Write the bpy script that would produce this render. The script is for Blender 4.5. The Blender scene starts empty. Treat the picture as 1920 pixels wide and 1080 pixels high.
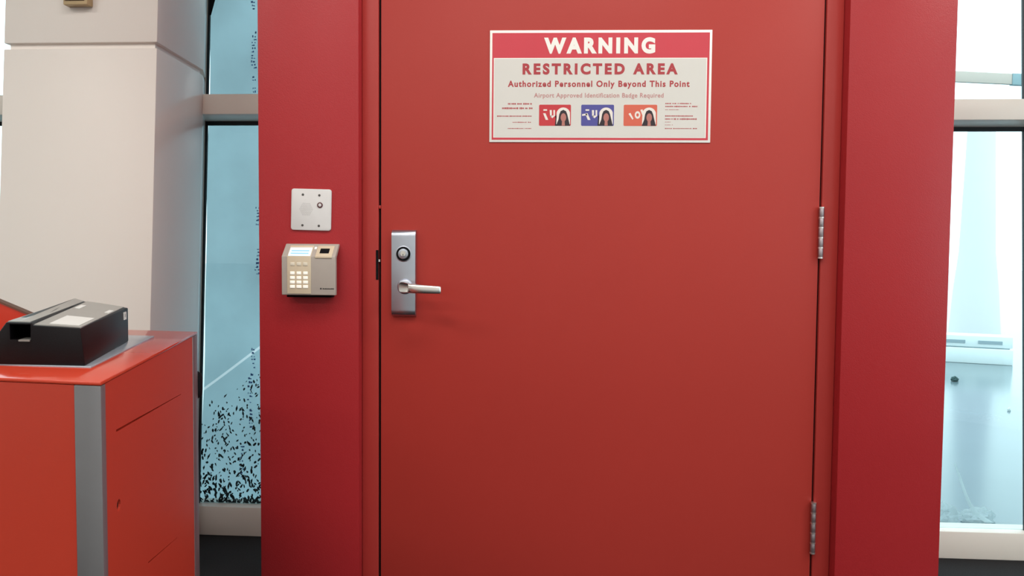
import bpy, bmesh, math, random
from mathutils import Vector, Matrix

random.seed(7)
scene = bpy.context.scene
C = scene.collection

# ------------------------------------------------------------------ camera
cam_d = bpy.data.cameras.new('camera')
cam_d.sensor_width = 36.0
cam_d.lens = 36.0 * 1400.0 / 1920.0
cam_d.clip_start = 0.02
cam_d.clip_end = 500
cam = bpy.data.objects.new('camera', cam_d)
C.objects.link(cam)
yaw, pitch, roll = math.radians(-2.2), math.radians(-2.58), 0.0085
fw = Vector((math.sin(yaw) * math.cos(pitch), math.cos(yaw) * math.cos(pitch), math.sin(pitch)))
r0 = Vector((math.cos(yaw), -math.sin(yaw), 0))
u0 = r0.cross(fw)
rt = r0 * math.cos(roll) + u0 * math.sin(roll)
up = u0 * math.cos(roll) - r0 * math.sin(roll)
cam.matrix_world = Matrix(((rt.x, up.x, -fw.x, 0.0), (rt.y, up.y, -fw.y, -1.9), (rt.z, up.z, -fw.z, 1.11), (0, 0, 0, 1)))
scene.camera = cam

# ------------------------------------------------------------------ world, lights, exposure
world = bpy.data.worlds.new('overcast_sky')
scene.world = world
world.use_nodes = True
bg = world.node_tree.nodes['Background']
bg.inputs[0].default_value = (0.93, 0.98, 1.0, 1)
bg.inputs[1].default_value = 2.6

def area(loc, sx, sy, energy, col=(1.0, 0.95, 0.89), rot=(0, 0, 0)):
    l = bpy.data.lights.new('ceiling_lamp', 'AREA')
    l.shape = 'RECTANGLE'
    l.size, l.size_y, l.energy, l.color = sx, sy, energy, col
    o = bpy.data.objects.new('ceiling_lamp', l)
    o.location = loc
    o.rotation_euler = rot
    C.objects.link(o)
    return o

for lx, ly, lamp in ((-3.0, -2.0, 36), (-1.0, -2.4, 28), (0.5, -1.5, 36), (3.0, -1.6, 56),
                     (-3.0, -4.4, 27), (-1.0, -4.4, 26), (1.0, -4.4, 28), (3.0, -4.4, 44)):
    area((lx, ly, 3.42), 1.3, 0.6, lamp)

vs = scene.view_settings
vs.view_transform = 'Standard'
vs.look = 'None'
vs.exposure = 0.12
vs.gamma = 1.0
vs.use_curve_mapping = False

# ------------------------------------------------------------------ materials
def mat(name, col, rough=0.5, metal=0.0, spec=0.5, bump=None, var=None, coat=0.0, emit=None):
    """bump=(scale, strength)  var=(scale, amount): soft colour variation of the paint itself"""
    m = bpy.data.materials.new(name)
    m.use_nodes = True
    nt = m.node_tree
    b = nt.nodes['Principled BSDF']
    b.inputs['Base Color'].default_value = (*col, 1)
    b.inputs['Roughness'].default_value = rough
    b.inputs['Metallic'].default_value = metal
    b.inputs['Specular IOR Level'].default_value = spec
    b.inputs['Coat Weight'].default_value = coat
    b.inputs['Coat Roughness'].default_value = 0.12
    if emit:
        b.inputs['Emission Color'].default_value = (*emit[0], 1)
        b.inputs['Emission Strength'].default_value = emit[1]
    if bump or var:
        tc = nt.nodes.new('ShaderNodeTexCoord')
    if bump:
        n = nt.nodes.new('ShaderNodeTexNoise')
        n.inputs['Scale'].default_value = bump[0]
        n.inputs['Detail'].default_value = 3
        nt.links.new(tc.outputs['Object'], n.inputs['Vector'])
        bp = nt.nodes.new('ShaderNodeBump')
        bp.inputs['Strength'].default_value = bump[1]
        bp.inputs['Distance'].default_value = 0.002
        nt.links.new(n.outputs['Fac'], bp.inputs['Height'])
        nt.links.new(bp.outputs['Normal'], b.inputs['Normal'])
    if var:
        n2 = nt.nodes.new('ShaderNodeTexNoise')
        n2.inputs['Scale'].default_value = var[0]
        n2.inputs['Detail'].default_value = 4
        nt.links.new(tc.outputs['Object'], n2.inputs['Vector'])
        mx = nt.nodes.new('ShaderNodeMix')
        mx.data_type = 'RGBA'
        mx.inputs['A'].default_value = (*[c * (1 - var[1]) for c in col], 1)
        mx.inputs['B'].default_value = (*[min(1, c * (1 + var[1])) for c in col], 1)
        nt.links.new(n2.outputs['Fac'], mx.inputs['Factor'])
        nt.links.new(mx.outputs['Result'], b.inputs['Base Color'])
    return m

def glass_mat(name, tint):
    m = bpy.data.materials.new(name)
    m.use_nodes = True
    nt = m.node_tree
    nt.nodes.remove(nt.nodes['Principled BSDF'])
    out = nt.nodes['Material Output']
    tr = nt.nodes.new('ShaderNodeBsdfTransparent')
    tr.inputs[0].default_value = (*tint, 1)
    gl = nt.nodes.new('ShaderNodeBsdfGlossy')
    gl.inputs['Roughness'].default_value = 0.03
    fr = nt.nodes.new('ShaderNodeFresnel')
    fr.inputs['IOR'].default_value = 1.45
    mx = nt.nodes.new('ShaderNodeMixShader')
    geo = nt.nodes.new('ShaderNodeNewGeometry')      # reflect only on the entering face: the pane does not bend light
    sub = nt.nodes.new('ShaderNodeMath')
    sub.operation = 'SUBTRACT'
    sub.use_clamp = True
    nt.links.new(fr.outputs[0], sub.inputs[0])
    nt.links.new(geo.outputs['Backfacing'], sub.inputs[1])
    nt.links.new(sub.outputs[0], mx.inputs[0])
    nt.links.new(tr.outputs[0], mx.inputs[1])
    nt.links.new(gl.outputs[0], mx.inputs[2])
    nt.links.new(mx.outputs[0], out.inputs['Surface'])
    return m

def film_mat(name, col, trans, clear):
    """cloudy plastic film: diffuse + translucent + a little see-through, slightly mottled"""
    m = bpy.data.materials.new(name)
    m.use_nodes = True
    nt = m.node_tree
    nt.nodes.remove(nt.nodes['Principled BSDF'])
    out = nt.nodes['Material Output']
    tc = nt.nodes.new('ShaderNodeTexCoord')
    n = nt.nodes.new('ShaderNodeTexNoise')
    n.inputs['Scale'].default_value = 3.5
    n.inputs['Detail'].default_value = 5
    nt.links.new(tc.outputs['Object'], n.inputs['Vector'])
    ramp = nt.nodes.new('ShaderNodeValToRGB')
    ramp.color_ramp.elements[0].position = 0.3
    ramp.color_ramp.elements[1].position = 0.75
    ramp.color_ramp.elements[0].color = (*[c * 0.68 for c in trans], 1)
    ramp.color_ramp.elements[1].color = (*trans, 1)
    nt.links.new(n.outputs['Fac'], ramp.inputs[0])
    df = nt.nodes.new('ShaderNodeBsdfDiffuse')
    df.inputs[0].default_value = (*col, 1)
    tl = nt.nodes.new('ShaderNodeBsdfTranslucent')
    nt.links.new(ramp.outputs[0], tl.inputs[0])
    ad = nt.nodes.new('ShaderNodeMixShader')
    ad.inputs[0].default_value = 0.7
    nt.links.new(df.outputs[0], ad.inputs[1])
    nt.links.new(tl.outputs[0], ad.inputs[2])
    tp = nt.nodes.new('ShaderNodeBsdfTransparent')
    mx = nt.nodes.new('ShaderNodeMixShader')
    mx.inputs[0].default_value = clear
    nt.links.new(ad.outputs[0], mx.inputs[1])
    nt.links.new(tp.outputs[0], mx.inputs[2])
    nt.links.new(mx.outputs[0], out.inputs['Surface'])
    return m

M = dict(
    door=mat('door_red_paint', (0.40, 0.037, 0.028), 0.42, spec=0.24, bump=(260, 0.05), var=(2.2, 0.05)),
    frame=mat('frame_red_paint', (0.40, 0.038, 0.032), 0.40, spec=0.26, bump=(300, 0.08), var=(6, 0.05)),
    clad=mat('cladding_crimson', (0.38, 0.021, 0.025), 0.36, spec=0.32, bump=(420, 0.22), var=(2.5, 0.06)),
    orange=mat('kiosk_orange_laminate', (0.49, 0.043, 0.022), 0.33, spec=0.5, bump=(500, 0.04), var=(3, 0.04)),
    orange_top=mat('kiosk_gloss_laminate', (0.52, 0.050, 0.024), 0.12, spec=0.55, var=(3, 0.04)),
    alu=mat('brushed_aluminium', (0.21, 0.205, 0.215), 0.36, 0.6, bump=(90, 0.05), var=(8, 0.08)),
    lockmetal=mat('satin_lock_metal', (0.50, 0.53, 0.60), 0.34, 1.0, var=(30, 0.04)),
    lever=mat('satin_nickel', (0.78, 0.74, 0.70), 0.27, 1.0),
    hinge=mat('dull_hinge_steel', (0.40, 0.34, 0.36), 0.42, 0.9, var=(60, 0.2)),
    ring=mat('bright_worn_steel', (0.80, 0.74, 0.72), 0.3, 0.9),
    black=mat('black_rubber_and_shade', (0.003, 0.003, 0.004), 0.7, spec=0.15),  # also serves as painted shade in the door gaps and behind the keypad
    gasket=mat('black_gasket', (0.004, 0.006, 0.010), 0.5),
    cream=mat('cream_panel', (0.86, 0.78, 0.725), 0.42, spec=0.35, bump=(300, 0.03), var=(1.2, 0.02)),
    cream_side=mat('cream_gloss_panel', (0.86, 0.78, 0.735), 0.20, spec=0.6, bump=(300, 0.02), var=(1.2, 0.02)),
    alucream=mat('beige_window_frame', (0.72, 0.64, 0.575), 0.40, spec=0.4, bump=(200, 0.04), var=(4, 0.03)),
    tan=mat('tan_brass', (0.50, 0.36, 0.20), 0.35, 0.3),
    brown=mat('brown_recess', (0.11, 0.05, 0.03), 0.6),
    carpet=mat('dark_carpet', (0.026, 0.025, 0.026), 0.95, spec=0.1, bump=(700, 0.8), var=(220, 0.5)),
    ceiling=mat('ceiling_white', (0.78, 0.77, 0.75), 0.8, var=(3, 0.03)),
    wall=mat('interior_wall', (0.78, 0.76, 0.73), 0.7, var=(3, 0.03)),
    dark=mat('dark_interior', (0.03, 0.03, 0.03), 0.9),
    glass=glass_mat('teal_glass', (0.80, 0.92, 0.94)),
    film=film_mat('cloudy_film', (0.28, 0.36, 0.40), (0.33, 0.45, 0.49), 0.04),
    film_thin=film_mat('stretched_film', (0.6, 0.64, 0.66), (0.70, 0.72, 0.74), 0.10),
    fold=mat('film_fold', (0.80, 0.88, 0.90), 0.5),
    blueprint=mat('blue_print', (0.10, 0.20, 0.48), 0.6),
    flake=mat('dark_flake', (0.008, 0.018, 0.022), 0.7),
    signwhite=mat('sign_white', (0.68, 0.645, 0.60), 0.35, var=(20, 0.02)),
    signedge=mat('sign_border_white', (0.88, 0.84, 0.79), 0.35),
    signred=mat('sign_red', (0.60, 0.040, 0.062), 0.35, var=(20, 0.03)),
    signtext=mat('sign_text_red', (0.42, 0.035, 0.045), 0.4),
    signpale=mat('sign_pale_red', (0.52, 0.24, 0.23), 0.4),
    cardred=mat('card_red', (0.55, 0.03, 0.04), 0.4), cardblue=mat('card_blue', (0.075, 0.07, 0.30), 0.4),
    cardorange=mat('card_orange', (0.66, 0.12, 0.07), 0.4), cardpale=mat('card_pale', (0.82, 0.74, 0.68), 0.4),
    hair=mat('portrait_dark', (0.020, 0.010, 0.016), 0.5), skin=mat('portrait_skin', (0.46, 0.17, 0.14), 0.5),
    platewhite=mat('intercom_plate', (0.64, 0.61, 0.60), 0.38, 0.0, var=(40, 0.04)),
    platedark=mat('grille_hole', (0.16, 0.14, 0.14), 0.7),
    screw=mat('screw_dark', (0.10, 0.095, 0.09), 0.4, 0.7),
    button=mat('button_maroon', (0.10, 0.03, 0.035), 0.35),
    kpbody=mat('keypad_taupe', (0.40, 0.34, 0.30), 0.42, var=(30, 0.05)),
    kpcream=mat('keypad_cream', (0.62, 0.50, 0.36), 0.4),
    kpkey=mat('keypad_key', (0.85, 0.80, 0.72), 0.4, emit=((1.0, 0.93, 0.82), 0.22)),
    kpsoft=mat('keypad_soft_key', (0.70, 0.62, 0.50), 0.4),
    lcd=mat('keypad_lcd', (0.60, 0.75, 0.85), 0.2, emit=((0.62, 0.85, 1.0), 0.5)),
    lcdink=mat('lcd_ink', (0.25, 0.48, 0.68), 0.3, emit=((0.45, 0.75, 1.0), 0.3)),
    reader=mat('reader_black', (0.005, 0.004, 0.005), 0.42, spec=0.2, bump=(600, 0.1)),
    readergrey=mat('reader_grey_top', (0.25, 0.24, 0.22), 0.30, var=(25, 0.08)),
    label=mat('reader_label', (0.66, 0.65, 0.62), 0.35),
    platetop=mat('steel_blue_plate', (0.46, 0.50, 0.56), 0.22, 0.5),
    ground=mat('pale_concrete', (0.135, 0.185, 0.205), 0.17, spec=0.38, bump=(15, 0.05), var=(1.5, 0.10)),
    barrier=mat('white_barrier', (0.86, 0.90, 0.90), 0.6, var=(3, 0.03)),
    barrierslot=mat('barrier_slot', (0.34, 0.42, 0.46), 0.7),
    pylon=mat('pale_blue_column', (0.74, 0.72, 0.80), 0.7, var=(1.0, 0.06)),
    beam=mat('pale_beam', (0.52, 0.42, 0.36), 0.7),
    beamteal=mat('teal_beam_end', (0.25, 0.34, 0.36), 0.7),
    paper=film_mat('crumpled_plastic', (0.80, 0.84, 0.85), (0.80, 0.84, 0.86), 0.30),
    scrap=mat('green_scrap', (0.02, 0.07, 0.07), 0.7),
)

# ------------------------------------------------------------------ helpers
def add_poly(bm, pts, faces):
    vs_ = [bm.verts.new(p) for p in pts]
    for f in faces:
        bm.faces.new([vs_[i] for i in f])
    return vs_

def add_box(bm, lo, hi, fn=None):
    (x0, y0, z0), (x1, y1, z1) = lo, hi
    pts = [(x0, y0, z0), (x1, y0, z0), (x1, y1, z0), (x0, y1, z0), (x0, y0, z1), (x1, y0, z1), (x1, y1, z1), (x0, y1, z1)]
    if fn:
        pts = [fn(*p) for p in pts]
    return add_poly(bm, pts, [(0, 3, 2, 1), (4, 5, 6, 7), (0, 1, 5, 4), (1, 2, 6, 5), (2, 3, 7, 6), (3, 0, 4, 7)])

def add_loft(bm, A, B):
    """two matching rings of points, capped: a solid between them"""
    n = len(A)
    a = [bm.verts.new(p) for p in A]
    b = [bm.verts.new(p) for p in B]
    for i in range(n):
        j = (i + 1) % n
        bm.faces.new((a[i], a[j], b[j], b[i]))
    bm.faces.new(a[::-1])
    bm.faces.new(b)

def add_cyl(bm, p, q, r, r2=None, n=24):
    p, q = Vector(p), Vector(q)
    r2 = r if r2 is None else r2
    d = (q - p).normalized()
    s = d.orthogonal().normalized()
    t = d.cross(s)
    ring = lambda c, rr: [c + (s * math.cos(2 * math.pi * i / n) + t * math.sin(2 * math.pi * i / n)) * rr for i in range(n)]
    add_loft(bm, ring(p, r), ring(q, r2))

def finish(bm, bevel=0.0, seg=2):
    bmesh.ops.recalc_face_normals(bm, faces=bm.faces[:])
    if bevel:
        es = [e for e in bm.edges if len(e.link_faces) == 2 and e.calc_face_angle(0) > 0.5]
        bmesh.ops.bevel(bm, geom=es, offset=bevel, segments=seg, profile=0.5, affect='EDGES', clamp_overlap=True)

def tag(o, label=None, cat=None, group=None, kind=None):
    if label: o['label'] = label
    if cat: o['category'] = cat
    if group: o['group'] = group
    if kind: o['kind'] = kind
    return o

def obj(name, bm, m, parent=None, bevel=0.0, seg=2, smooth=None):
    finish(bm, bevel, seg)
    me = bpy.data.meshes.new(name)
    bm.to_mesh(me)
    bm.free()
    me.materials.append(m if not isinstance(m, str) else M[m])
    if smooth is None:
        smooth = bevel > 0
    if smooth:
        for p in me.polygons:
            p.use_smooth = True
        me.set_sharp_from_angle(angle=math.radians(38))
    o = bpy.data.objects.new(name, me)
    C.objects.link(o)
    if parent:
        o.parent = parent
        o.matrix_parent_inverse = parent_world(parent).inverted()
    return o

def parent_world(p):
    m = Matrix.Translation(p.location) @ p.rotation_euler.to_matrix().to_4x4()
    return m if not p.parent else parent_world(p.parent) @ p.matrix_parent_inverse @ m

def empty(name, loc=(0, 0, 0)):
    o = bpy.data.objects.new(name, None)
    o.location = loc
    o.empty_display_size = 0.1
    C.objects.link(o)
    return o

def bx(name, lo, hi, m, parent=None, bevel=0.0, fn=None, seg=2):
    bm = bmesh.new()
    add_box(bm, lo, hi, fn)
    return obj(name, bm, m, parent, bevel, seg)

def cut(o, cutters):
    """boolean difference, baked into the mesh; the cutters are removed"""
    for c in cutters:
        md = o.modifiers.new('cut', 'BOOLEAN')
        md.object = c
        md.solver = 'EXACT'
    dg = bpy.context.evaluated_depsgraph_get()
    me = bpy.data.meshes.new_from_object(o.evaluated_get(dg))
    o.modifiers.clear()
    o.data = me
    for c in cutters:
        bpy.data.objects.remove(c)

def text_mesh(body, x0, x1, zc, cap, y, m, name, parent, bold=0.0, spacing=1.0, depth=0.0003, fit=None):
    """raised lettering on a face looking along -Y, fitted to the width x0..x1 and the cap height"""
    cu = bpy.data.curves.new(name, 'FONT')
    cu.body = body
    cu.size = 1.0
    cu.extrude = 0.01
    cu.offset = bold
    cu.space_character = spacing
    cu.resolution_u = 6
    t = bpy.data.objects.new(name, cu)
    C.objects.link(t)
    bpy.context.view_layer.update()
    me = bpy.data.meshes.new_from_object(t.evaluated_get(bpy.context.evaluated_depsgraph_get()))
    bpy.data.objects.remove(t)
    xs = [v.co.x for v in me.vertices]
    a, b = min(xs), max(xs)
    caps = 0.70 + 2 * bold
    for v in me.vertices:
        X = x0 + (v.co.x - a) / (b - a) * (x1 - x0)
        Z = zc + (v.co.y - 0.35) / caps * cap
        Y = y - (v.co.z + 0.01) / 0.02 * depth
        v.co = (X, Y, Z)
    me.materials.clear()
    me.materials.append(M[m])
    # one object for each word: cut the line at its widest gaps
    bm = bmesh.new()
    bm.from_mesh(me)
    seen, isl = set(), []
    for v in bm.verts:
        if v in seen: continue
        st_, comp = [v], []
        seen.add(v)
        while st_:
            q = st_.pop(); comp.append(q)
            for e in q.link_edges:
                w_ = e.other_vert(q)
                if w_ not in seen:
                    seen.add(w_); st_.append(w_)
        isl.append((min(q.co.x for q in comp), max(q.co.x for q in comp)))
    isl.sort()
    runs, hi = [], None
    for a_, b_ in isl:
        if hi is not None: runs.append((a_ - hi, (a_ + hi) / 2))
        hi = b_ if hi is None else max(hi, b_)
    nw = len(body.split())
    cuts = sorted(x for g_, x in sorted(runs, reverse=True)[:nw - 1])
    lim = [-1e9] + cuts + [1e9]
    for k in range(nw):
        b2 = bm.copy()
        bmesh.ops.delete(b2, geom=[v for v in b2.verts if not lim[k] < v.co.x < lim[k + 1]], context='VERTS')
        obj(name, b2, M[m], parent)
    bm.free()

# ------------------------------------------------------------------ the leaning glass front: u along it, o towards outdoors, z up
TILT = 0.068
ww = Vector((1, -0.0214, 0)).normalized()
wh = Vector((0.0214, 1, 0)).normalized()
def W(u, o, z):
    return Vector((0, 0.905, 0)) + ww * u + wh * (o + TILT * z) + Vector((0, 0, z))

ROOM_H = 3.5
# room shell
bm = bmesh.new()
add_loft(bm, [(-5, -6, 0), (5, -6, 0), W(5, 0.10, 0), W(-5, 0.10, 0)], [(-5, -6, -0.02), (5, -6, -0.02), W(5, 0.10, 0) - Vector((0, 0, .02)), W(-5, 0.10, 0) - Vector((0, 0, .02))])
tag(obj('floor', bm, 'carpet'), 'dark charcoal carpet on the floor', 'floor', kind='structure')
bm = bmesh.new()
add_box(bm, (-5, -6, ROOM_H), (5, 1.4, ROOM_H + 0.1))
tag(obj('ceiling', bm, 'ceiling'), 'plain white ceiling above the doorway', 'ceiling', kind='structure')
tag(bx('wall_left', (-5.1, -6, 0), (-5, 1.25, ROOM_H), 'wall'), 'pale grey wall on the left side', 'wall', kind='structure')
wr = tag(empty('wall_right', (5, -2.4, 0)), 'unseen pale grey right wall with a wide window added for side light', 'wall', kind='structure')  # out of view; its glazed opening is added to bring light from the right
bx('parapet', (5, -6, 0), (5.1, 1.25, 0.35), 'wall', wr)
bx('lintel', (5, -6, 3.1), (5.1, 1.25, ROOM_H), 'wall', wr)
bx('pier', (5, -6, 0.35), (5.1, -5.2, 3.1), 'wall', wr)
bx('pier', (5, 0.4, 0.35), (5.1, 1.25, 3.1), 'wall', wr)
for k in range(5):
    bx('mullion', (5.01, -5.2 + k * 1.4 - 0.03, 0.35), (5.09, -5.2 + k * 1.4 + 0.03, 3.1), 'alucream', wr)
for k in range(4):
    bx('pane', (5.04, -5.17 + k * 1.4, 0.35), (5.05, -3.83 + k * 1.4, 3.1), 'glass', wr)
tag(bx('wall_back', (-5.1, -6.1, 0), (5.1, -6, ROOM_H), 'wall'), 'pale grey wall at the back of the hall', 'wall', kind='structure')

# windows
def window(n, u0_, u1_, zb, zt0, zt1, label, gasket_l=True, gasket_r=True, mull_l=True, mull_r=True):
    r = empty('window_%d' % n, W((u0_ + u1_) / 2, 0, 0))
    tag(r, label, 'window', kind='structure')
    bx('sill', (u0_, 0.0, 0), (u1_, 0.10, zb), 'alucream', r, 0.004, W)
    bx('transom', (u0_, -0.12, zt0), (u1_, 0.08, zt1), 'alucream', r, 0.004, W)
    for a, b, side in ((u0_, u0_ + 0.03, mull_l), (u1_ - 0.03, u1_, mull_r)):
        if side:
            bx('mullion', (a, 0.0 if n == 3 else 0.0385, 0.0), (b, 0.09 if n == 3 else 0.054, ROOM_H), 'alucream', r, 0.003, W)
    g0 = u0_ + (0.03 if mull_l else 0)
    g1 = u1_ - (0.03 if mull_r else 0)
    g = 0.008
    for zz0, zz1 in ((zb, zt0), (zt1, ROOM_H)):
        p = bx('pane', (g0, 0.04, zz0), (g1, 0.048, zz1), 'glass', r, 0, W)
        bm = bmesh.new()
        if gasket_l and mull_l: add_box(bm, (g0, 0.03, zz0), (g0 + g, 0.0395, zz1), W)
        if gasket_r and mull_r: add_box(bm, (g1 - g, 0.03, zz0), (g1, 0.0395, zz1), W)
        if zz0 == zb: add_box(bm, (g0, 0.03, zz1 - 0.016), (g1, 0.0395, zz1), W)
        obj('gasket', bm, 'gasket', r)
    return r

window(1, -1.385, -0.66, 0.112, 1.633, 1.711, 'narrow window between the cream pillar and the red doorway', mull_r=False)
window(2, 0.93, 1.843, 0.100, 1.605, 1.681, 'bright narrow window on the right of the red doorway', mull_l=False)
window(3, -4.9, -1.80, 0.112, 1.633, 1.711, 'bright window beyond the left edge of the cream pillar')
window(4, 1.845, 4.9, 0.100, 1.605, 1.681, 'bright window beyond the dark mullion at the far right')
tag(bx('wall_behind_pillar', (-1.80, 0.0, 0), (-1.386, 0.10, ROOM_H), 'alucream', fn=W), 'cream wall strip hidden behind the pillar', 'wall', kind='structure')
tag(bx('wall_above', (-0.66, 0.0, 2.62), (0.93, 0.10, ROOM_H), 'alucream', fn=W), 'cream wall strip above the red doorway', 'wall', kind='structure')

# red portal around the door
wf = empty('wall_front', (0.14, 0, 0))
tag(wf, 'crimson cladding of the projecting doorway box', 'wall', kind='structure')
PT = 2.60
LX0, LX1, RX0, RX1 = -0.7132, -0.4585, 0.742, 0.997
bx('cladding_panel', (LX0, -0.035, 0), (LX1, 0.06, PT), 'clad', wf, 0.002)
bx('cladding_panel', (RX0, -0.035, 0), (RX1, 0.06, PT), 'clad', wf, 0.002)
bx('cladding_panel', (LX1 + 0.001, -0.035, 2.20), (RX0 - 0.001, 0.06, PT), 'clad', wf, 0.002)
for xa, xb in ((LX0, LX0 + 0.03), (RX1 - 0.03, RX1)):
    bm = bmesh.new()
    yb = 0.86
    prof = [(0.0601, 0), (yb, 0), (yb + TILT * PT, PT), (0.0601, PT)]
    add_loft(bm, [(xa, y, z) for y, z in prof], [(xb, y, z) for y, z in prof])
    obj('side_panel', bm, 'clad', wf)
bx('roof_panel', (LX0 + 0.031, 0.061, PT - 0.03), (RX1 - 0.031, 1.0, PT), 'clad', wf)
bm = bmesh.new()
add_box(bm, (LX0 + 0.031, -0.045, 0), (RX1 - 0.031, -0.03, PT - 0.031), W)
obj('back_panel', bm, 'dark', wf)

# door with frame, leaf, hinges, lock
dr = empty('door_1', (0.14, 0, 0))
tag(dr, 'large red metal door with lever lock and warning sign', 'door', kind='structure')
DL, DR_, FL_, FR_ = -0.4100, 0.6945, -0.4160, 0.6995
bm = bmesh.new()
add_box(bm, (LX1 + 0.0005, 0.0, 0), (FL_, 0.10, 2.199))
jl = obj('door_frame', bm, 'frame', dr, 0.0015)
bm = bmesh.new()
add_box(bm, (FR_, 0.0, 0), (RX0 - 0.0005, 0.10, 2.199))
obj('door_frame', bm, 'frame', dr, 0.0015)
bx('door_frame', (FL_, 0.0, 2.146), (FR_, 0.10, 2.199), 'frame', dr, 0.0015)
bx('door_leaf', (DL, 0.0015, 0.008), (DR_, 0.046, 2.140), 'door', dr, 0.0015)
bx('gap_shade', (FL_ + 0.0002, 0.010, 0.0), (DL - 0.0002, 0.05, 2.145), 'black', dr)  # black strips stand in for the shade inside the door gaps
bx('gap_shade', (DR_ + 0.0002, 0.010, 0.0), (FR_ - 0.0002, 0.05, 2.145), 'black', dr)
st = bx('strike_plate', (-0.4225, -0.0008, 1.042), (-0.4160, 0.002, 1.118), 'black', dr)
bx('latch_bolt', (-0.4155, -0.0005, 1.088), (-0.4120, 0.006, 1.094), 'ring', st)
bx('silencer', (-0.4155, 0.0005, 1.224), (-0.4105, 0.006, 1.232), 'frame', dr, 0.0005)

for z0, z1 in ((1.1080, 1.2325), (0.3585, 0.4870)):
    h = empty('hinge', (0.697, -0.006, z0))
    h.parent = dr
    h.location = (0.697 - 0.14, -0.006, z0)
    L = (z1 - z0) / 5
    for k in range(5):
        bm = bmesh.new()
        add_cyl(bm, (0.697, -0.006, z0 + k * L + 0.002), (0.697, -0.006, z0 + (k + 1) * L - 0.002), 0.0062, n=16)
        obj('knuckle', bm, 'hinge', h, 0.0006)
    for k in range(6):
        bm = bmesh.new()
        za = z0 + k * L
        add_cyl(bm, (0.697, -0.006, za - 0.0018), (0.697, -0.006, za + 0.0018), 0.0068, n=16)
        obj('bearing_ring', bm, 'ring', h)

# lock set (a part of the door)
LKX0, LKX1, LKZ0, LKZ1 = -0.3795, -0.3180, 0.9490, 1.1700
bm = bmesh.new()
prof = []
T, RR = 0.018, 0.017
for k in range(9):
    a = math.pi / 2 * k / 8
    prof.append((0.001 - T + RR * 0.85 * (1 - math.sin(a)), LKZ1 - RR + RR * math.cos(a)))
prof = [(0.0014, LKZ1)] + prof
low = [(y, LKZ0 + (LKZ1 - z)) for y, z in prof][::-1]
ring = prof + low
add_loft(bm, [(LKX0, y, z) for y, z in ring], [(LKX1, y, z) for y, z in ring])
lk = obj('lock_plate', bm, 'lockmetal', dr, 0.0012)
fy = 0.001 - T
bm = bmesh.new(); add_cyl(bm, (-0.3485, fy + 0.001, 1.1088), (-0.3485, fy - 0.0012, 1.1088), 0.0205, n=32)
obj('cylinder_collar', bm, 'lockmetal', lk, 0.0005)
bm = bmesh.new(); add_cyl(bm, (-0.3485, fy, 1.1088), (-0.3485, fy - 0.0018, 1.1088), 0.0182, n=32)
obj('cylinder_ring', bm, 'black', lk)
bm = bmesh.new(); add_cyl(bm, (-0.3485, fy, 1.1088), (-0.3485, fy - 0.0055, 1.1088), 0.0136, 0.0128, n=32)
obj('cylinder_face', bm, 'lockmetal', lk, 0.0006)
bm = bmesh.new(); add_cyl(bm, (-0.3485, fy - 0.0055, 1.1100), (-0.3485, fy - 0.0062, 1.1100), 0.0068, n=24)
obj('cylinder_plug', bm, 'lever', lk)
bx('keyway', (-0.3493, fy - 0.0067, 1.1030), (-0.3477, fy - 0.006, 1.1085), 'black', lk)
# lever: rose, neck and a tapered handle turned to the right
LZ = 1.0262
bm = bmesh.new(); add_cyl(bm, (-0.3445, fy + 0.0005, LZ), (-0.3445, fy - 0.008, LZ), 0.0205, 0.0175, n=32)
obj('lever_rose', bm, 'lockmetal', lk, 0.002)
bm = bmesh.new()
def ell(c, ax, ay, az, n=16):
    """ellipse ring around centre c, in the plane spanned by ax (half width vector) and az"""
    return [Vector(c) + Vector(ax) * math.cos(2 * math.pi * i / n) + Vector(az) * math.sin(2 * math.pi * i / n) for i in range(n)]
stations = [((-0.3445, fy - 0.006, LZ), (0.0150, 0, 0), (0, 0, 0.0150)),
            ((-0.3440, fy - 0.028, LZ), (0.0135, 0, 0), (0, 0, 0.0135)),
            ((-0.3400, fy - 0.048, LZ - .0002), (0.0125, -0.0075, 0), (0, 0, 0.0128)),
            ((-0.3290, fy - 0.0600, LZ - .0008), (0.0060, -0.0110, 0), (0, 0, 0.0118)),
            ((-0.3120, fy - 0.0660, LZ - .0020), (0.0010, -0.0090, 0), (0, 0, 0.0118)),
            ((-0.2850, fy - 0.0655, LZ - .0035), (0, -0.0070, 0), (0, 0, 0.0110)),
            ((-0.2600, fy - 0.0640, LZ - .0046), (0, -0.0060, 0), (0, 0, 0.0102)),
            ((-0.2465, fy - 0.0625, LZ - .0050), (0, -0.0055, 0), (0, 0, 0.0097)),
            ((-0.2445, fy - 0.0620, LZ - .0050), (0, -0.0040, 0), (0, 0, 0.0085))]
rings = []
for c, ax, az in stations:
    pts = []
    for i in range(20):
        t = 2 * math.pi * i / 20
        cx, sx = math.cos(t), math.sin(t)
        e = 0.62                                    # squarish section
        q = lambda v: math.copysign(abs(v) ** e, v)
        pts.append(bm.verts.new(Vector(c) + Vector(ax) * q(cx) + Vector(az) * q(sx)))
    rings.append(pts)
for a, b in zip(rings, rings[1:]):
    for i in range(20):
        j = (i + 1) % 20
        bm.faces.new((a[i], a[j], b[j], b[i]))
bm.faces.new(rings[0][::-1]); bm.faces.new(rings[-1])
o = obj('lever_handle', bm, 'lever', lk, smooth=True)

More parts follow.
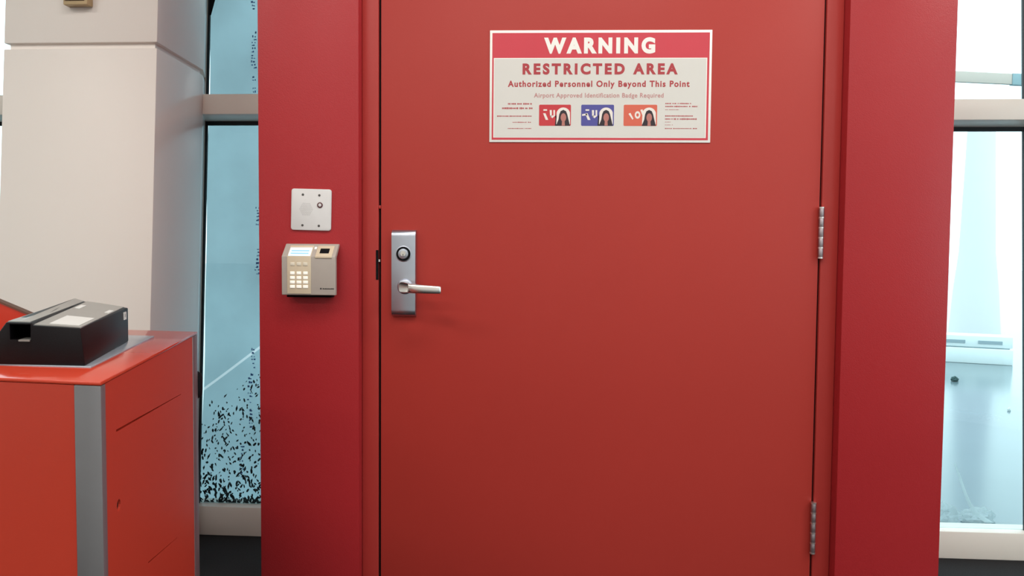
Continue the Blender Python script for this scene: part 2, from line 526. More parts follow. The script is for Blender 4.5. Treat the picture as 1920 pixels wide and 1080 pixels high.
# ------------------------------------------------------------------ warning sign
SX0, SX1, SZ0, SZ1 = -0.1336, 0.4198, 1.3932, 1.6716
def su(u): return SX0 + u / 415.5 * (SX1 - SX0)
def sv(v): return SZ1 - v / 210.5 * (SZ1 - SZ0)
sg = empty('warning_sign', ((SX0 + SX1) / 2, 0.0015, SZ0))
tag(sg, 'white and red WARNING RESTRICTED AREA sign on the red door', 'sign')
def sbox(name, u0_, v0, u1_, v1, ya, yb, m, parent=None, bevel=0):
    return bx(name, (su(u0_), yb, sv(v1)), (su(u1_), ya, sv(v0)), m, parent or sg, bevel)
sbox('backing', 0, 0, 415.5, 210.5, 0.0013, -0.0008, 'signedge', bevel=0.0004)
bord = sbox('red_border', 4.5, 5, 411, 206, -0.0008, -0.0011, 'signred')
sbox('panel', 7.5, 52, 407, 202, -0.0011, -0.0014, 'signedge')
sbox('panel_field', 9, 53.5, 405.5, 200.5, -0.0014, -0.0017, 'signwhite')
text_mesh('WARNING', su(102), su(310), sv(28.6), sv(13.5) - sv(44), -0.0011, 'signedge', 'lettering', sg, bold=0.058, spacing=1.36)
text_mesh('RESTRICTED AREA', su(62), su(352.5), sv(72.5), sv(62) - sv(83.2), -0.0017, 'signtext', 'lettering', sg, bold=0.050, spacing=1.40)
text_mesh('Authorized Personnel Only Beyond This Point', su(34.5), su(375), sv(100.4), sv(94.4) - sv(106.4), -0.0017, 'signtext', 'lettering', sg, bold=0.031, spacing=1.20)
text_mesh('Airport Approved Identification Badge Required', su(84), su(327), sv(122), sv(117.6) - sv(126.4), -0.0017, 'signpale', 'lettering', sg, bold=0.018, spacing=1.10)

def smallprint(lines, seed):
    rnd = random.Random(seed)
    bm = bmesh.new()
    for a, b, v, hgt in lines:
        u = a
        while u < b - 1:
            wl = min(rnd.uniform(1.4, 2.6), b - u)
            hh = hgt * rnd.uniform(0.7, 1.1)
            add_box(bm, (su(u), -0.00195, sv(v + hh / 2)), (su(u + wl), -0.0017, sv(v - hh / 2)))
            u += wl + (rnd.uniform(2.0, 3.0) if rnd.random() < 0.16 else 0.75)
    return obj('small_print', bm, 'signtext', sg)
smallprint([(35, 81.4, 138.3, 3.0), (24, 81.4, 146.6, 3.2), (14.5, 79.7, 161.5, 2.2), (44, 81.4, 173, 1.5), (35, 81.4, 184.7, 1.6)], 3)
smallprint([(330.6, 379.7, 137.5, 2.0), (330.6, 390.5, 143, 2.4), (330.6, 356, 149, 1.0), (330.6, 382, 160.8, 2.0), (330.6, 390.5, 166.5, 2.8),
            (330.6, 341, 172.2, 1.0), (330.6, 345, 177.5, 1.0), (330.6, 390.5, 184.2, 1.6)], 5)

def flat(bm, pts, ya, yb):
    add_loft(bm, [(su(u), ya, sv(v)) for u, v in pts], [(su(u), yb, sv(v)) for u, v in pts])
def rrect(u0_, v0, u1_, v1, r):
    out = []
    for cx, cy, a0 in ((u1_ - r, v0 + r, -90), (u1_ - r, v1 - r, 0), (u0_ + r, v1 - r, 90), (u0_ + r, v0 + r, 180)):
        for k in range(5):
            a = math.radians(a0 + 22.5 * k)
            out.append((cx + r * math.cos(a), cy + r * math.sin(a)))
    return out
def oval(cu, cv, ru, rv, n=20, a0=0, a1=360):
    return [(cu + ru * math.cos(math.radians(a0 + (a1 - a0) * k / n)), cv + rv * math.sin(math.radians(a0 + (a1 - a0) * k / n))) for k in range(n)]
def badge(u, wd, m, kind):
    v0, v1 = 139.8, 179.6
    bm = bmesh.new(); flat(bm, rrect(u, v0, u + wd, v1, 2.2), -0.0017, -0.0020)
    c = obj('badge_picture', bm, m, sg)
    ph = u + wd * 0.76
    bm = bmesh.new()                                               # arched pale photo ground
    arch = [(ph - 13, v1 - 3), (ph - 12.5, 158)] + [(ph + 13 * math.cos(math.radians(180 + 180 * k / 12)), 158 - 13 * -math.sin(math.radians(180 + 180 * k / 12))) for k in range(1, 12)] + [(ph + 12.5, 158), (ph + 13, v1 - 3)]
    flat(bm, arch, -0.0020, -0.0022)
    obj('photo_ground', bm, 'cardpale', c)
    bm = bmesh.new()
    hair = [(ph - 13.5, v1 - 0.4), (ph - 9, 168), (ph - 7.5, 158), (ph - 5, 152), (ph, 149.5), (ph + 5, 152), (ph + 7.5, 158), (ph + 10, 168), (ph + 12.8, v1 - 0.4)]
    flat(bm, hair, -0.0022, -0.0024)
    obj('portrait_hair', bm, 'hair', c)
    bm = bmesh.new(); flat(bm, oval(ph + 0.3, 164, 5.2, 8.0), -0.0024, -0.0026)
    flat(bm, [(ph - 2.2, 170), (ph + 2.6, 170), (ph + 3.4, v1 - 0.4), (ph - 2.8, v1 - 0.4)], -0.0024, -0.00255)
    obj('portrait_face', bm, 'skin', c)
    bm = bmesh.new()
    if kind == 'u':
        bm2 = bmesh.new(); flat(bm2, [(ph - 15.5, 162), (ph - 10, 168), (ph - 9, v1 - .3), (u + wd * 0.50, v1 - .3), (u + wd * .53, 158)], -0.0020, -0.0021)
        obj('portrait_dark_print', bm2, 'hair', c)  # dark printed shape beside the portrait
        for q in ([(u + 8, 148.5), (u + 15, 148.5), (u + 15, 151.3), (u + 8, 151.3)],
                  [(u + 7.5, 156), (u + 12, 156), (u + 17.5, 168.5), (u + 12.5, 168.5)],
                  [(u + 20, 150), (u + 24, 150), (u + 24, 158), (u + 22.5, 164), (u + 20.6, 161)],
                  [(u + 20.6, 161), (u + 24, 160.2), (u + 28, 160.2), (u + 30, 161), (u + 25, 165.4)],
                  [(u + 26.8, 150), (u + 30, 150), (u + 30, 161), (u + 27.2, 160)]):
            flat(bm, q, -0.0020, -0.0023)
        if m == 'cardblue':
            flat(bm, [(u + 1.8, 157.5), (u + 10, 156.5), (u + 12, 159.5), (u + 1.8, 161)], -0.0020, -0.0023)
        obj('badge_lettering', bm, 'cardpale', c)
    else:
        flat(bm, [(u + 9, 157), (u + 12.5, 155), (u + 18.5, 166), (u + 16.5, 168)], -0.0020, -0.0023)
        for k in range(12):
            a, b = 2 * math.pi * k / 12, 2 * math.pi * (k + 1) / 12
            P = lambda r, t: (u + 26 + r * 5.4 * math.cos(t), 159 + r * 7.2 * math.sin(t))
            flat(bm, [P(1, a), P(1, b), P(.45, b), P(.45, a)], -0.0020, -0.0023)
        flat(bm, [(u + 31, 149.5), (u + 35, 148.5), (u + 38, 156), (u + 36, 162)], -0.0020, -0.0023)
        obj('badge_lettering', bm, 'cardpale', c)
badge(94, 60, 'cardred', 'u')
badge(173.3, 61.5, 'cardblue', 'u')
badge(253, 62.5, 'cardorange', 'o')

# ------------------------------------------------------------------ intercom plate
ic = empty('intercom_plate', (-0.5777, -0.035, 1.2178))
ic.rotation_euler = (0, math.radians(1.2), 0)
tag(ic, 'small square white intercom plate above the keypad on the crimson wall', 'intercom')
def icp(px, py):   # plate artwork units -> plate-local metres
    return ((px - 584.6) * 0.001355, (392.7 - py) * 0.001365)
def local_obj(name, bm, m, parent, **kw):
    o = obj(name, bm, m, None, **kw)
    o.parent = parent
    return o
bm = bmesh.new()
hw, hh, r = 0.0508, 0.0518, 0.0065
pts = []
for cx, cy, a0 in ((hw - r, hh - r, 0), (-hw + r, hh - r, 90), (-hw + r, -hh + r, 180), (hw - r, -hh + r, 270)):
    for k in range(6):
        a = math.radians(a0 + 18 * k)
        pts.append((cx + r * math.cos(a), cy + r * math.sin(a)))
add_loft(bm, [(x, 0.0, z) for x, z in pts], [(x, -0.0055, z) for x, z in pts])
local_obj('face_plate', bm, 'platewhite', ic, bevel=0.0015)
for px, py in ((569, 365.4), (599.8, 366), (569, 421.7), (599.8, 422)):
    x, z = icp(px, py)
    bm = bmesh.new(); add_cyl(bm, (x, -0.0054, z), (x, -0.0064, z), 0.0030, n=14)
    s = local_obj('screw', bm, 'screw', ic, bevel=0.0004)
x, z = icp(601.3, 384)
bm = bmesh.new(); add_cyl(bm, (x, -0.0054, z), (x, -0.0072, z), 0.0072, n=24)
b = local_obj('button_ring', bm, 'button', ic, bevel=0.0006)
bm = bmesh.new(); add_cyl(bm, (x, -0.0070, z), (x, -0.0084, z), 0.0040, n=20)
local_obj('button', bm, 'platewhite', b, bevel=0.0005)
bm = bmesh.new()
gx, gz = icp(575.5, 392)
for i in range(-5, 6):
    for j in range(-5, 6):
        x = gx + (i + 0.5 * (j % 2)) * 0.0033
        z = gz + j * 0.0029
        if math.hypot(x - gx, z - gz) < 0.0172:
            add_cyl(bm, (x, -0.0054, z), (x, -0.0057, z), 0.00066, n=6)
g = local_obj('speaker_grille', bm, 'platedark', ic)
g['kind'] = 'stuff'

# ------------------------------------------------------------------ access keypad with fingerprint window
KX0, KX1 = -0.6400, -0.5060
KZT, KZB, KZK = 1.1320, 1.0050, 1.1010       # top, bottom, kink
kp = empty('access_keypad', ((KX0 + KX1) / 2, -0.035, KZB))
tag(kp, 'beige access keypad with blue screen and fingerprint window left of the door', 'keypad')
def kprof(z):      # front surface depth at height z
    if z >= KZK:
        return -0.046 - (KZT - z) / (KZT - KZK) * 0.033
    return -0.079
bm = bmesh.new()
prof = [(-0.079, KZB), (-0.079, KZK), (-0.046, KZT), (-0.0355, KZT), (-0.0355, KZT - 0.004), (-0.064, KZK - 0.004), (-0.064, KZB)]
add_loft(bm, [(KX0, y, z) for y, z in prof], [(KX1, y, z) for y, z in prof])
obj('body', bm, 'kpbody', kp, 0.0028, 3)
bx('shade_base', (KX0 + 0.008, -0.066, KZB - 0.006), (KX1 - 0.014, -0.0355, KZK), 'black', kp, 0.001)  # block made black to stand in for the keypad's shaded side
def kpatch(name, x0, x1, z0, z1, m, parent, lift=0.0012, bevel=0.0005, top_in=0.0):
    """raised pad that follows the keypad front, folded at the kink when it spans it"""
    zs = [z0] + ([KZK] if z0 < KZK < z1 else []) + [z1]
    bm = bmesh.new()
    back = [(kprof(z) + 0.002, z) for z in zs]
    front = [(kprof(z) - lift, z) for z in zs]
    ring = back + front[::-1]
    add_loft(bm, [(x0, y, z) for y, z in ring], [(x1, y, z) for y, z in ring])
    return obj(name, bm, m, parent, bevel)
cp = kpatch('cream_panel', -0.6255, -0.5665, 1.0085, 1.1275, 'kpcream', kp, 0.0016)
lc = kpatch('screen', -0.6235, -0.5685, 1.1020, 1.1225, 'lcd', kp, 0.0026)
for k in range(2):
    kpatch('screen_line', -0.6185, -0.5740, 1.1066 + k * 0.0065, 1.1098 + k * 0.0065, 'lcdink', lc, 0.0030, 0)
for k, x in enumerate((-0.6120, -0.5960, -0.5800)):
    kpatch('soft_key', x - 0.0055, x + 0.0055, 1.0775, 1.0860, 'kpsoft', kp, 0.0028, 0.001)
for i, z in enumerate((1.0595, 1.0480, 1.0370, 1.0260)):
    for x in (-0.6122, -0.5960, -0.5796):
        kpatch('key', x - 0.0056 - i * 0.0002, x + 0.0056 + i * 0.0002, z - 0.0038, z + 0.0038, 'kpkey', kp, 0.0034, 0.001)
fp = kpatch('sensor_bezel', -0.5560, -0.5145, 1.0965, 1.1270, 'kpcream', kp, 0.0020, 0.0008)
kpatch('sensor_window', -0.5470, -0.5240, 1.1085, 1.1205, 'black', fp, 0.0026, 0)
kpatch('status_light', -0.5635, -0.5580, 1.1185, 1.1245, 'kpkey', kp, 0.0020, 0.0005)
bm = bmesh.new()
x = -0.5440
add_box(bm, (x, -0.0795, 1.0195), (x + 0.004, -0.0788, 1.0235))
x += 0.007
rnd = random.Random(2)
while x < -0.5115:
    w_ = rnd.uniform(0.0014, 0.0030)
    add_box(bm, (x, -0.0795, 1.0198), (x + w_, -0.0788, 1.0198 + rnd.uniform(0.0024, 0.0032)))
    x += w_ + 0.0007
obj('maker_mark', bm, 'screw', kp)

# ------------------------------------------------------------------ cream pillar
pl = empty('pillar', W(-1.53, -0.3, 0))
tag(pl, 'leaning cream panelled pillar left of the red doorway', 'pillar')
PB = -1.2930
def pillar_block(z0, z1, inset, name):
    c = [(-1.797 + inset, -0.50 + inset), (-1.2675 - inset, -0.50 + inset), (PB - inset, -0.124), (PB - 0.05 - inset, -0.001), (-1.797 + inset, -0.001)]
    bm = bmesh.new()
    add_loft(bm, [W(u, o, z0) for u, o in c], [W(u, o, z1) for u, o in c])
    me_o = obj(name, bm, 'cream', pl, 0.004 if not inset else 0)
    me_o.data.materials.append(M['cream_side'])
    for p in me_o.data.polygons:
        if p.normal.x > 0.8:
            p.material_index = 1
    return me_o
GZ0, GZ1 = 1.7820, 1.8010
pillar_block(0.0, GZ0, 0, 'facing_panel')
pillar_block(GZ1, ROOM_H - 0.001, 0, 'facing_panel')
pillar_block(GZ0 - 0.0005, GZ1 + 0.0005, 0.014, 'joint')

wb = empty('wall_fixture', W(-1.531, -0.50, 1.918))
tag(wb, 'small tan metal fixture high on the cream pillar', 'fixture')
def WB(u, o, z): return W(u, -0.50 + o, z)
bx('casing', (-1.5725, -0.032, 1.9185), (-1.4895, -0.0005, 2.030), 'tan', wb, 0.003, WB)
bx('recess_cover', (-1.5650, -0.036, 1.9315), (-1.4990, -0.032, 2.020), 'brown', wb, 0.001, WB)

# ------------------------------------------------------------------ orange kiosk
KH = 0.95
A = Vector((-0.5368, -1.0134, 0)); B = Vector((-0.6865, -0.4372, 0))
ld = Vector((-0.991, 0.135, 0)).normalized()
KW = 0.75
Dk = A + ld * KW; Ck = B + ld * KW
ed = (B - A).normalized()
en = Vector((ed.y, -ed.x, 0))            # outward of the right-hand face
ln = Vector((-ld.y, ld.x, 0))
if ln.y > 0: ln = -ln                    # outward of the front face
SL = (B - A).length
ks = empty('kiosk', (A + Ck) / 2)
tag(ks, 'orange-red laminate kiosk with aluminium corner posts and a black reader on top', 'kiosk')
def S(s, n, z): return A + ed * s + en * n + Vector((0, 0, z))
def Fr(s, n, z): return A + ld * s + ln * n + Vector((0, 0, z))
TT = 0.005
bm = bmesh.new()
cen = (A + B + Ck + Dk) / 4
def shrink(p, k): return p + (cen - p).normalized() * k
corners = [shrink(p, 0.012) for p in (A, B, Ck, Dk)]
add_loft(bm, [p for p in corners], [p + Vector((0, 0, KH - TT - 0.0005)) for p in corners])
obj('carcass', bm, 'dark', ks)
bm = bmesh.new()
over = [shrink(p, -0.0015) for p in (A, B, Ck, Dk)]
add_loft(bm, [p + Vector((0, 0, KH - TT)) for p in over], [p + Vector((0, 0, KH)) for p in over])
obj('top', bm, 'orange_top', ks, 0.0016)
# right side panel with two shallow slots and a keyhole, cut in
bm = bmesh.new()
add_box(bm, (0.0165, -0.011, 0.03), (0.5505, 0.0, KH - TT - 0.0003), S)
side = obj('side_panel', bm, 'orange', ks)
def slot(s0, z0, s1, z1, t):
    bm = bmesh.new()
    add_loft(bm, [S(s0, -0.006, z0 - t), S(s1, -0.006, z1 - t * .35), S(s1, -0.006, z1 + t * .35), S(s0, -0.006, z0 + t)],
             [S(s0, 0.01, z0 - t), S(s1, 0.01, z1 - t * .35), S(s1, 0.01, z1 + t * .35), S(s0, 0.01, z0 + t)])
    return obj('cutter', bm, 'dark')
bmk = bmesh.new()
add_cyl(bmk, S(0.0665, -0.007, 0.775), S(0.0665, 0.01, 0.775), 0.0080, n=14)
kc = obj('cutter', bmk, 'dark')
bpy.context.view_layer.update()
cut(side, [slot(0.060, 0.8752, 0.445, 0.8520, 0.0016), slot(0.208, 0.6392, 0.40, 0.6050, 0.0010), kc])
bm = bmesh.new()
add_cyl(bm, S(0.0665, -0.0075, 0.775), S(0.0665, -0.003, 0.775), 0.0078, n=14)
obj('lock_barrel', bm, 'black', side)
bx('front_panel', (0.0365, -0.011, 0.03), (KW - 0.037, 0.0, KH - TT - 0.0003), 'orange', ks, 0, Fr)
# L-shaped aluminium corner posts
def post(name, s_lo, s_hi):
    bm = bmesh.new()
    return bm
bm = bmesh.new()
A2 = A
ring = [S(0.0160, 0.0012, 0), S(0.0160, -0.012, 0), A + ed * 0.012 + ld * 0.016, Fr(0.0360, -0.012, 0), Fr(0.0360, 0.0012, 0), A + en * 0.0012 + ln * 0.0012]
add_loft(bm, ring, [p + Vector((0, 0, KH - TT - 0.0002)) for p in ring])
obj('corner_post', bm, 'alu', ks, 0.0012)
bm = bmesh.new()
ring = [S(0.5510, 0.0010, 0), S(SL, 0.0010, 0), S(SL, -0.03, 0), S(0.5510, -0.03, 0)]
add_loft(bm, ring, [p + Vector((0, 0, KH - TT - 0.0002)) for p in ring])
obj('corner_post', bm, 'alu', ks, 0.0012)
bm = bmesh.new()
add_box(bm, (KW - 0.0365, -0.012, 0), (KW, 0.001, KH - TT - 0.0002), Fr)
obj('corner_post', bm, 'alu', ks, 0.0012)
bm = bmesh.new()
ring = [(-0.6115, -0.9110), (-0.7205, -0.5370), (-0.9600, -0.5040), (-0.8600, -0.8900)]
add_loft(bm, [(x, y, KH - 0.0002) for x, y in ring], [(x, y, KH + 0.0022) for x, y in ring])
obj('mounting_plate', bm, 'platetop', ks, 0.0006)
rp = empty('red_panel', (-1.1, -0.5, KH + 0.0005))
tag(rp, 'red board with a dark sloping edge standing behind the card reader', 'board')
bm = bmesh.new()
ring = [(-1.270, KH + .0005), (-1.270, 1.100), (-0.905, 0.954), (-0.905, KH + .0005)]
add_loft(bm, [(x, -0.505, z) for x, z in ring], [(x, -0.493, z) for x, z in ring])
obj('board', bm, 'orange', rp, 0.001)
bm = bmesh.new()
ring = [(-1.270, 1.1005), (-1.270, 1.1040), (-0.902, 0.9568), (-0.905, 0.9545)]
add_loft(bm, [(x, -0.507, z) for x, z in ring], [(x, -0.491, z) for x, z in ring])
obj('edge_strip', bm, 'brown', rp)
bm = bmesh.new()
pc = S(SL + 0.016, -0.010, 0.840)
prev = None
cap = []
for k in range(9):
    t = -1 + 2 * k / 8
    rr = 0.017 * math.sqrt(max(0.06, 1 - t ** 4))
    cap.append([bm.verts.new(pc + Vector((rr * math.cos(a), rr * math.sin(a), t * 0.031))) for a in [2 * math.pi * i / 16 for i in range(16)]])
for a, b in zip(cap, cap[1:]):
    for i in range(16):
        bm.faces.new((a[i], a[(i + 1) % 16], b[(i + 1) % 16], b[i]))
bm.faces.new(cap[0][::-1]); bm.faces.new(cap[-1])
obj('pull_knob', bm, 'black', ks, smooth=True)

# ------------------------------------------------------------------ black card reader on the kiosk
RB = KH + 0.0022
FRp = Vector((-0.6231, -0.9049, 0)); BRp = Vector((-0.7214, -0.6228, 0)); FLd = Vector((-0.99966, 0.026, 0)).normalized()
rd = empty('card_reader', (-0.75, -0.76, RB))
tag(rd, 'black card reader with a grey top and swipe channel on the kiosk', 'card reader')
zoff = KH - RB
def Rf(a, z): return FRp + FLd * a + Vector((0, 0, RB + z))
def Rb(a, z): return BRp + FLd * a + Vector((0, 0, RB + z))
frontp = [(0, 0), (0.0065, 0.0515), (0.074, 0.0545), (0.0765, 0.0580), (0.1125, 0.0585), (0.1300, 0.036), (0.1250, 0)]
backp = [(0, 0), (0.000, 0.0585), (0.056, 0.0665), (0.0800, 0.0690), (0.0975, 0.0740), (0.1300, 0.050), (0.1250, 0)]
bm = bmesh.new()
add_loft(bm, [Rf(*p) for p in frontp], [Rb(*p) for p in backp])
body = obj('body', bm, 'reader', rd, 0.0015)
bm = bmesh.new()
def RL(a, t, z):
    return FRp.lerp(BRp, t) + FLd * a + Vector((0, 0, RB + z))
add_loft(bm, [RL(0.0775, -0.05, 0.0345), RL(0.1075, -0.05, 0.0345), RL(0.1075, -0.05, 0.0560), RL(0.0775, -0.05, 0.0560)],
         [RL(0.0775, 0.35, 0.0345), RL(0.1075, 0.35, 0.0345), RL(0.1075, 0.35, 0.0560), RL(0.0775, 0.35, 0.0560)])
kc = obj('cutter', bm, 'dark')
bpy.context.view_layer.update()
cut(body, [kc])
bm = bmesh.new()
add_loft(bm, [RL(0.0785, -0.008, 0.0325), RL(0.0945, -0.008, 0.0325), RL(0.0945, -0.008, 0.0345), RL(0.0785, -0.008, 0.0345)],
         [RL(0.0785, 0.1, 0.0335), RL(0.0945, 0.1, 0.0335), RL(0.0945, 0.1, 0.0349), RL(0.0785, 0.1, 0.0349)])
obj('slot_lip', bm, 'readergrey', rd)
def top_z(a, t, fa, fb):
    def ev(p, a):
        for (a0, z0), (a1, z1) in zip(p, p[1:]):
            if a0 <= a <= a1 and a1 > a0: return z0 + (z1 - z0) * (a - a0) / (a1 - a0)
        return p[1][1]
    return ev(frontp[1:5], max(a, frontp[1][0])) * (1 - t) + ev(backp[1:5], a) * t
def top_slab(name, a0, a1, t0, t1, m, lift, na=2):
    bm = bmesh.new()
    n = 6
    T_ = [[bm.verts.new(RL(a0 + (a1 - a0) * i / n, t0 + (t1 - t0) * j / n, top_z(a0 + (a1 - a0) * i / n, t0 + (t1 - t0) * j / n, 0, 0) + lift)) for j in range(n + 1)] for i in range(n + 1)]
    B_ = [[bm.verts.new(v.co - Vector((0, 0, lift + 0.0015))) for v in row] for row in T_]
    for i in range(n):
        for j in range(n):
            bm.faces.new((T_[i][j], T_[i + 1][j], T_[i + 1][j + 1], T_[i][j + 1]))
            bm.faces.new((B_[i][j], B_[i][j + 1], B_[i + 1][j + 1], B_[i + 1][j]))
    for k in range(n):
        for (p, q) in (((0, k), (0, k + 1)), ((n, k), (n, k + 1)), ((k, 0), (k + 1, 0)), ((k, n), (k + 1, n))):
            bm.faces.new((T_[p[0]][p[1]], T_[q[0]][q[1]], B_[q[0]][q[1]], B_[p[0]][p[1]]))
    return obj(name, bm, m, rd)
tp = top_slab('top_cover', 0.0068, 0.0735, 0.012, 0.985, 'readergrey', 0.0012)
top_slab('channel_rail', 0.0790, 0.1110, 0.012, 0.985, 'readergrey', 0.0012)
top_slab('paper_label', 0.0130, 0.0560, 0.06, 0.36, 'label', 0.0017)
top_slab('paper_label', 0.0085, 0.0160, 0.62, 0.74, 'label', 0.0019)
top_slab('paper_label', 0.0600, 0.0690, 0.66, 0.80, 'label', 0.0019)
# small round-cornered mark on the right side near the back
rs = (BRp - FRp).normalized(); rn = Vector((rs.y, -rs.x, 0))
def RS(s, n, z): return FRp + rs * s + rn * n + Vector((0, 0, RB + z))
RLn = (BRp - FRp).length
bm = bmesh.new()
for (s0, s1, z0, z1) in ((0.26, 0.278, 0.0405, 0.0440), (0.26, 0.278, 0.0500, 0.0535), (0.26, 0.2645, 0.0440, 0.0500), (0.2735, 0.278, 0.0440, 0.0500)):
    add_box(bm, (s0, -0.003, z0), (s1, 0.0012, z1), RS)
obj('maker_mark', bm, 'label', rd)

# ------------------------------------------------------------------ left window: cloudy plastic film outside, printed marks, dark flakes
fs = empty('plastic_film', W(-1.03, 0.10, 0))
tag(fs, 'cloudy plastic sheet hanging behind the narrow left window', 'plastic sheet')
bm = bmesh.new()
NU = 14
ZR = [-0.35 + 0.075 * j for j in range(52)]
ZR = sorted([z for z in ZR if abs(z - 0.547) > 0.03] + [0.5400, 0.5520])
NZ = len(ZR) - 1
grid = []
for i in range(NU + 1):
    for j in range(NZ + 1):
        u = -1.383 + 0.76 * i / NU
        z = min(3.4, max(0.0, ZR[j] + (u + 1.383) * 0.74))
        o_ = 0.115 + 0.006 * math.sin(u * 14 + z * 2.2) + 0.005 * math.sin(z * 5.1 + u * 6) + 0.004 * math.sin(z * 11 - u * 19)
        grid.append(bm.verts.new(W(u, o_, z)))
for i in range(NU):
    for j in range(NZ):
        a = i * (NZ + 1) + j
        f = bm.faces.new((grid[a], grid[a + NZ + 1], grid[a + NZ + 2], grid[a + 1]))
        if abs(ZR[j] - 0.5400) < 1e-6:
            f.material_index = 1                    # stretched, paler crease
sh = obj('sheet', bm, 'film', fs, smooth=True)
sh.data.materials.append(M['film_thin'])
bm = bmesh.new()                                                  # faint blue lettering running up the sheet, too blurred to read
rnd = random.Random(11)
for z0, z1, uc in ((2.105, 2.16, -1.196), (1.862, 2.02, -1.190), (1.812, 1.832, -1.184), (1.762, 1.778, -1.182), (1.02, 1.12, -1.158), (1.22, 1.30, -1.160),
                   (0.50, 0.62, -1.178), (0.40, 0.48, -1.170), (0.20, 0.33, -1.205), (0.64, 0.72, -1.165)):
    z = z0
    while z < z1:
        l = rnd.uniform(0.006, 0.013)
        for k in range(2):
            du = rnd.uniform(-0.010, 0.006)
            add_box(bm, (uc + du, 0.094, z), (uc + du + rnd.uniform(0.003, 0.008), 0.0955, z + l * rnd.uniform(.3, .8)), W)
        z += l + 0.004
pr = obj('faint_print', bm, 'blueprint', fs)
pr['kind'] = 'stuff'
# dark flakes clinging to the outside of the glass, thicker towards the sill
bm = bmesh.new()
rnd = random.Random(5)
cnt = 0
while cnt < 540:
    u = rnd.uniform(-1.36, -1.08)
    z = 0.113 + 0.62 * rnd.random() ** 1.75
    ztop = 0.50 + (u + 1.36) * 0.75
    if z > ztop - 0.1 * rnd.random(): continue
    s = rnd.uniform(0.0030, 0.0085) * (1.15 - 0.5 * (z / 0.7))
    a0 = rnd.uniform(-0.9, 0.9) + math.pi / 2
    n = rnd.choice((4, 5, 6))
    el = rnd.uniform(1.2, 3.0)
    ring = []
    for k in range(n):
        t = 2 * math.pi * k / n
        rr = s * rnd.uniform(0.55, 1.0)
        x, y = rr * el * 0.75 * math.cos(t), rr * 0.75 * math.sin(t)
        ring.append((u + x * math.cos(a0) - y * math.sin(a0), max(0.1125, z + x * math.sin(a0) + y * math.cos(a0))))
    add_loft(bm, [W(p, 0.0485, q) for p, q in ring], [W(p, 0.0505, q) for p, q in ring])
    cnt += 1
tag(obj('dark_flakes', bm, 'flake'), 'dark flakes scattered over the foot of the left window', 'debris', kind='stuff')
# torn dark strip hanging at the top of the left mullion
bm = bmesh.new()
ring = [(-1.347, 2.062), (-1.341, 2.062), (-1.324, 2.13), (-1.318, 2.25), (-1.347, 2.25)]
add_loft(bm, [W(u, 0.027, z) for u, z in ring], [W(u, 0.0295, z) for u, z in ring])
tag(obj('dark_tape', bm, 'black'), 'dark torn tape strip at the top of the left window edge', 'tape')

# ------------------------------------------------------------------ outdoors
bm = bmesh.new()
add_loft(bm, [W(-40, 0.101, 0) - Vector((0, 0, .02)), W(40, 0.101, 0) - Vector((0, 0, .02)), Vector((60, 70, -.02)), Vector((-60, 70, -.02))],
         [W(-40, 0.101, 0) - Vector((0, 0, .1)), W(40, 0.101, 0) - Vector((0, 0, .1)), Vector((60, 70, -.1)), Vector((-60, 70, -.1))])
tag(obj('ground', bm, 'ground'), 'pale concrete ground outside the windows', 'ground', kind='structure')

br = empty('barrier', (4.4, 6.3, -0.02))
tag(br, 'low white barrier standing outside the right window', 'barrier')
def BR_(x, y, z): return Vector((3.2, 6.86, -0.02)) + Vector((0.926, -0.378, 0)) * x + Vector((0.378, 0.926, 0)) * y + Vector((0, 0, z))
bx('lower_block', (0, 0, 0), (1.93, 0.30, 0.165), 'barrier', br, 0.01, BR_)
bx('upper_block', (0.06, 0.01, 0.177), (1.925, 0.29, 0.300), 'barrier', br, 0.01, BR_)
bx('joint_strip', (0.03, 0.03, 0.165), (1.90, 0.28, 0.177), 'barrierslot', br, 0, BR_)
for k in range(5):
    bx('slot', (0.25 + k * 0.34, 0.004, 0.215), (0.47 + k * 0.34, 0.02, 0.250), 'barrierslot', br, 0, BR_)

bm = bmesh.new()
cx, cy = 6.55, 9.6
lev = [(-0.02, 0.34), (0.6, 0.30), (1.2, 0.24), (2.4, 0.20), (3.1, 0.18)]
rg = [[bm.verts.new((cx + r * math.cos(2 * math.pi * i / 28), cy + r * math.sin(2 * math.pi * i / 28), z)) for i in range(28)] for z, r in lev]
for a, b in zip(rg, rg[1:]):
    for i in range(28):
        bm.faces.new((a[i], a[(i + 1) % 28], b[(i + 1) % 28], b[i]))
bm.faces.new(rg[0][::-1]); bm.faces.new(rg[-1])
tag(obj('column', bm, 'pylon', smooth=True), 'pale blue tapered column outside behind the white barrier', 'column')

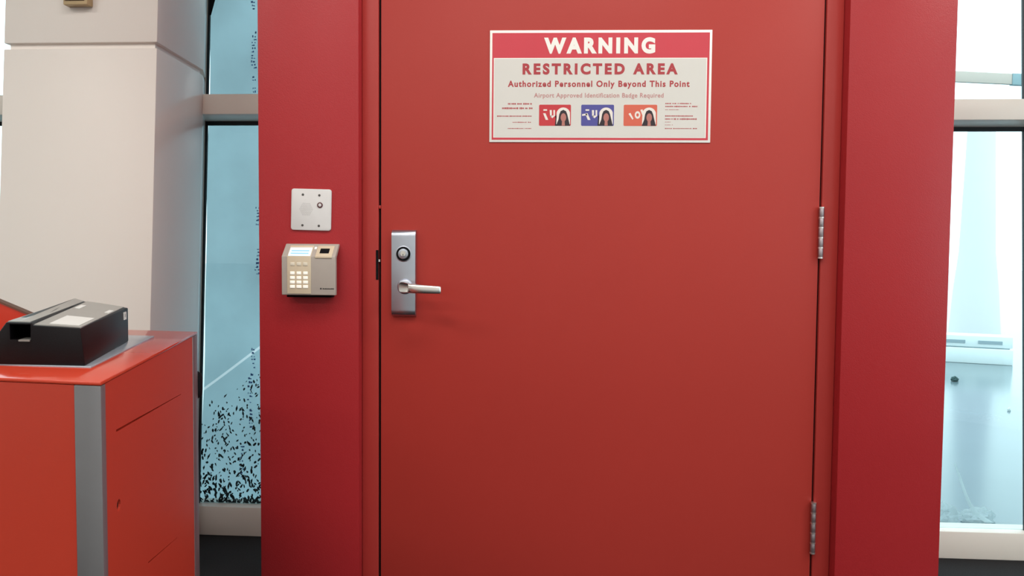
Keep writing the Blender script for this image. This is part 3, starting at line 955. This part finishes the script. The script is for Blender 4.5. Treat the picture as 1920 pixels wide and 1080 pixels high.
bmo = empty('canopy_beam', (8.0, 11.0, 4.0))
tag(bmo, 'pale overhead beam seen through the upper right window', 'beam')
def BM(x, y, z): return Vector((6.9, 11.37, 4.15)) + Vector((0.983, 0.183, 0)) * x + Vector((-0.183, 0.983, 0)) * y + Vector((0, 0, z))
bx('beam', (-2.5, 0, 0), (1.31, 0.06, 0.185), 'beam', bmo, 0.008, BM)
bx('end_block', (1.312, -0.01, -0.01), (1.75, 0.07, 0.19), 'beamteal', bmo, 0.008, BM)

def crumple(name, cx, cy, sx, sy, sz, m, seed, label, cat):
    rnd = random.Random(seed)
    bm = bmesh.new()
    bmesh.ops.create_icosphere(bm, subdivisions=3, radius=1.0)
    for v in bm.verts:
        k = 0.72 + 0.38 * rnd.random()
        v.co = Vector((cx + v.co.x * sx * k, cy + v.co.y * sy * k, -0.02 + max(0, (v.co.z * k + 0.55)) * sz))
    tag(obj(name, bm, m), label, cat)
crumple('plastic_wad', 1.885, 1.33, 0.080, 0.030, 0.042, 'paper', 4, 'crumpled pale plastic lying outside at the foot of the right window', 'litter')
crumple('plastic_wad', 1.700, 1.30, 0.085, 0.05, 0.062, 'paper', 9, 'rounded pale plastic bundle outside against the red doorway side', 'litter')
bm = bmesh.new()
P = [(1.566, 0.335, 0.003), (1.583, 0.285, 0.005), (1.600, 0.235, 0.006), (1.618, 0.190, 0.007), (1.645, 0.150, 0.012), (1.690, 0.120, 0.016)]
for a, b in zip(P, P[1:]):
    add_loft(bm, [W(a[0] - a[2], 0.0500, a[1]), W(a[0] + a[2], 0.0500, a[1]), W(a[0] + a[2] * .4, 0.0535, a[1])],
             [W(b[0] - b[2], 0.0500, b[1]), W(b[0] + b[2], 0.0500, b[1]), W(b[0] + b[2] * .4, 0.0535, b[1])])
tag(obj('plastic_ribbon', bm, 'paper'), 'thin pale plastic ribbon clinging slantwise to the right window', 'litter')
crumple('scrap', 3.8066, 5.0621, 0.035, 0.03, 0.03, 'scrap', 12, 'small dark green scrap on the ground in front of the white barrier', 'litter')
crumple('pebble', 3.4905, 3.7464, 0.012, 0.012, 0.016, 'barrier', 15, 'tiny white pebble on the ground outside the right window', 'litter')
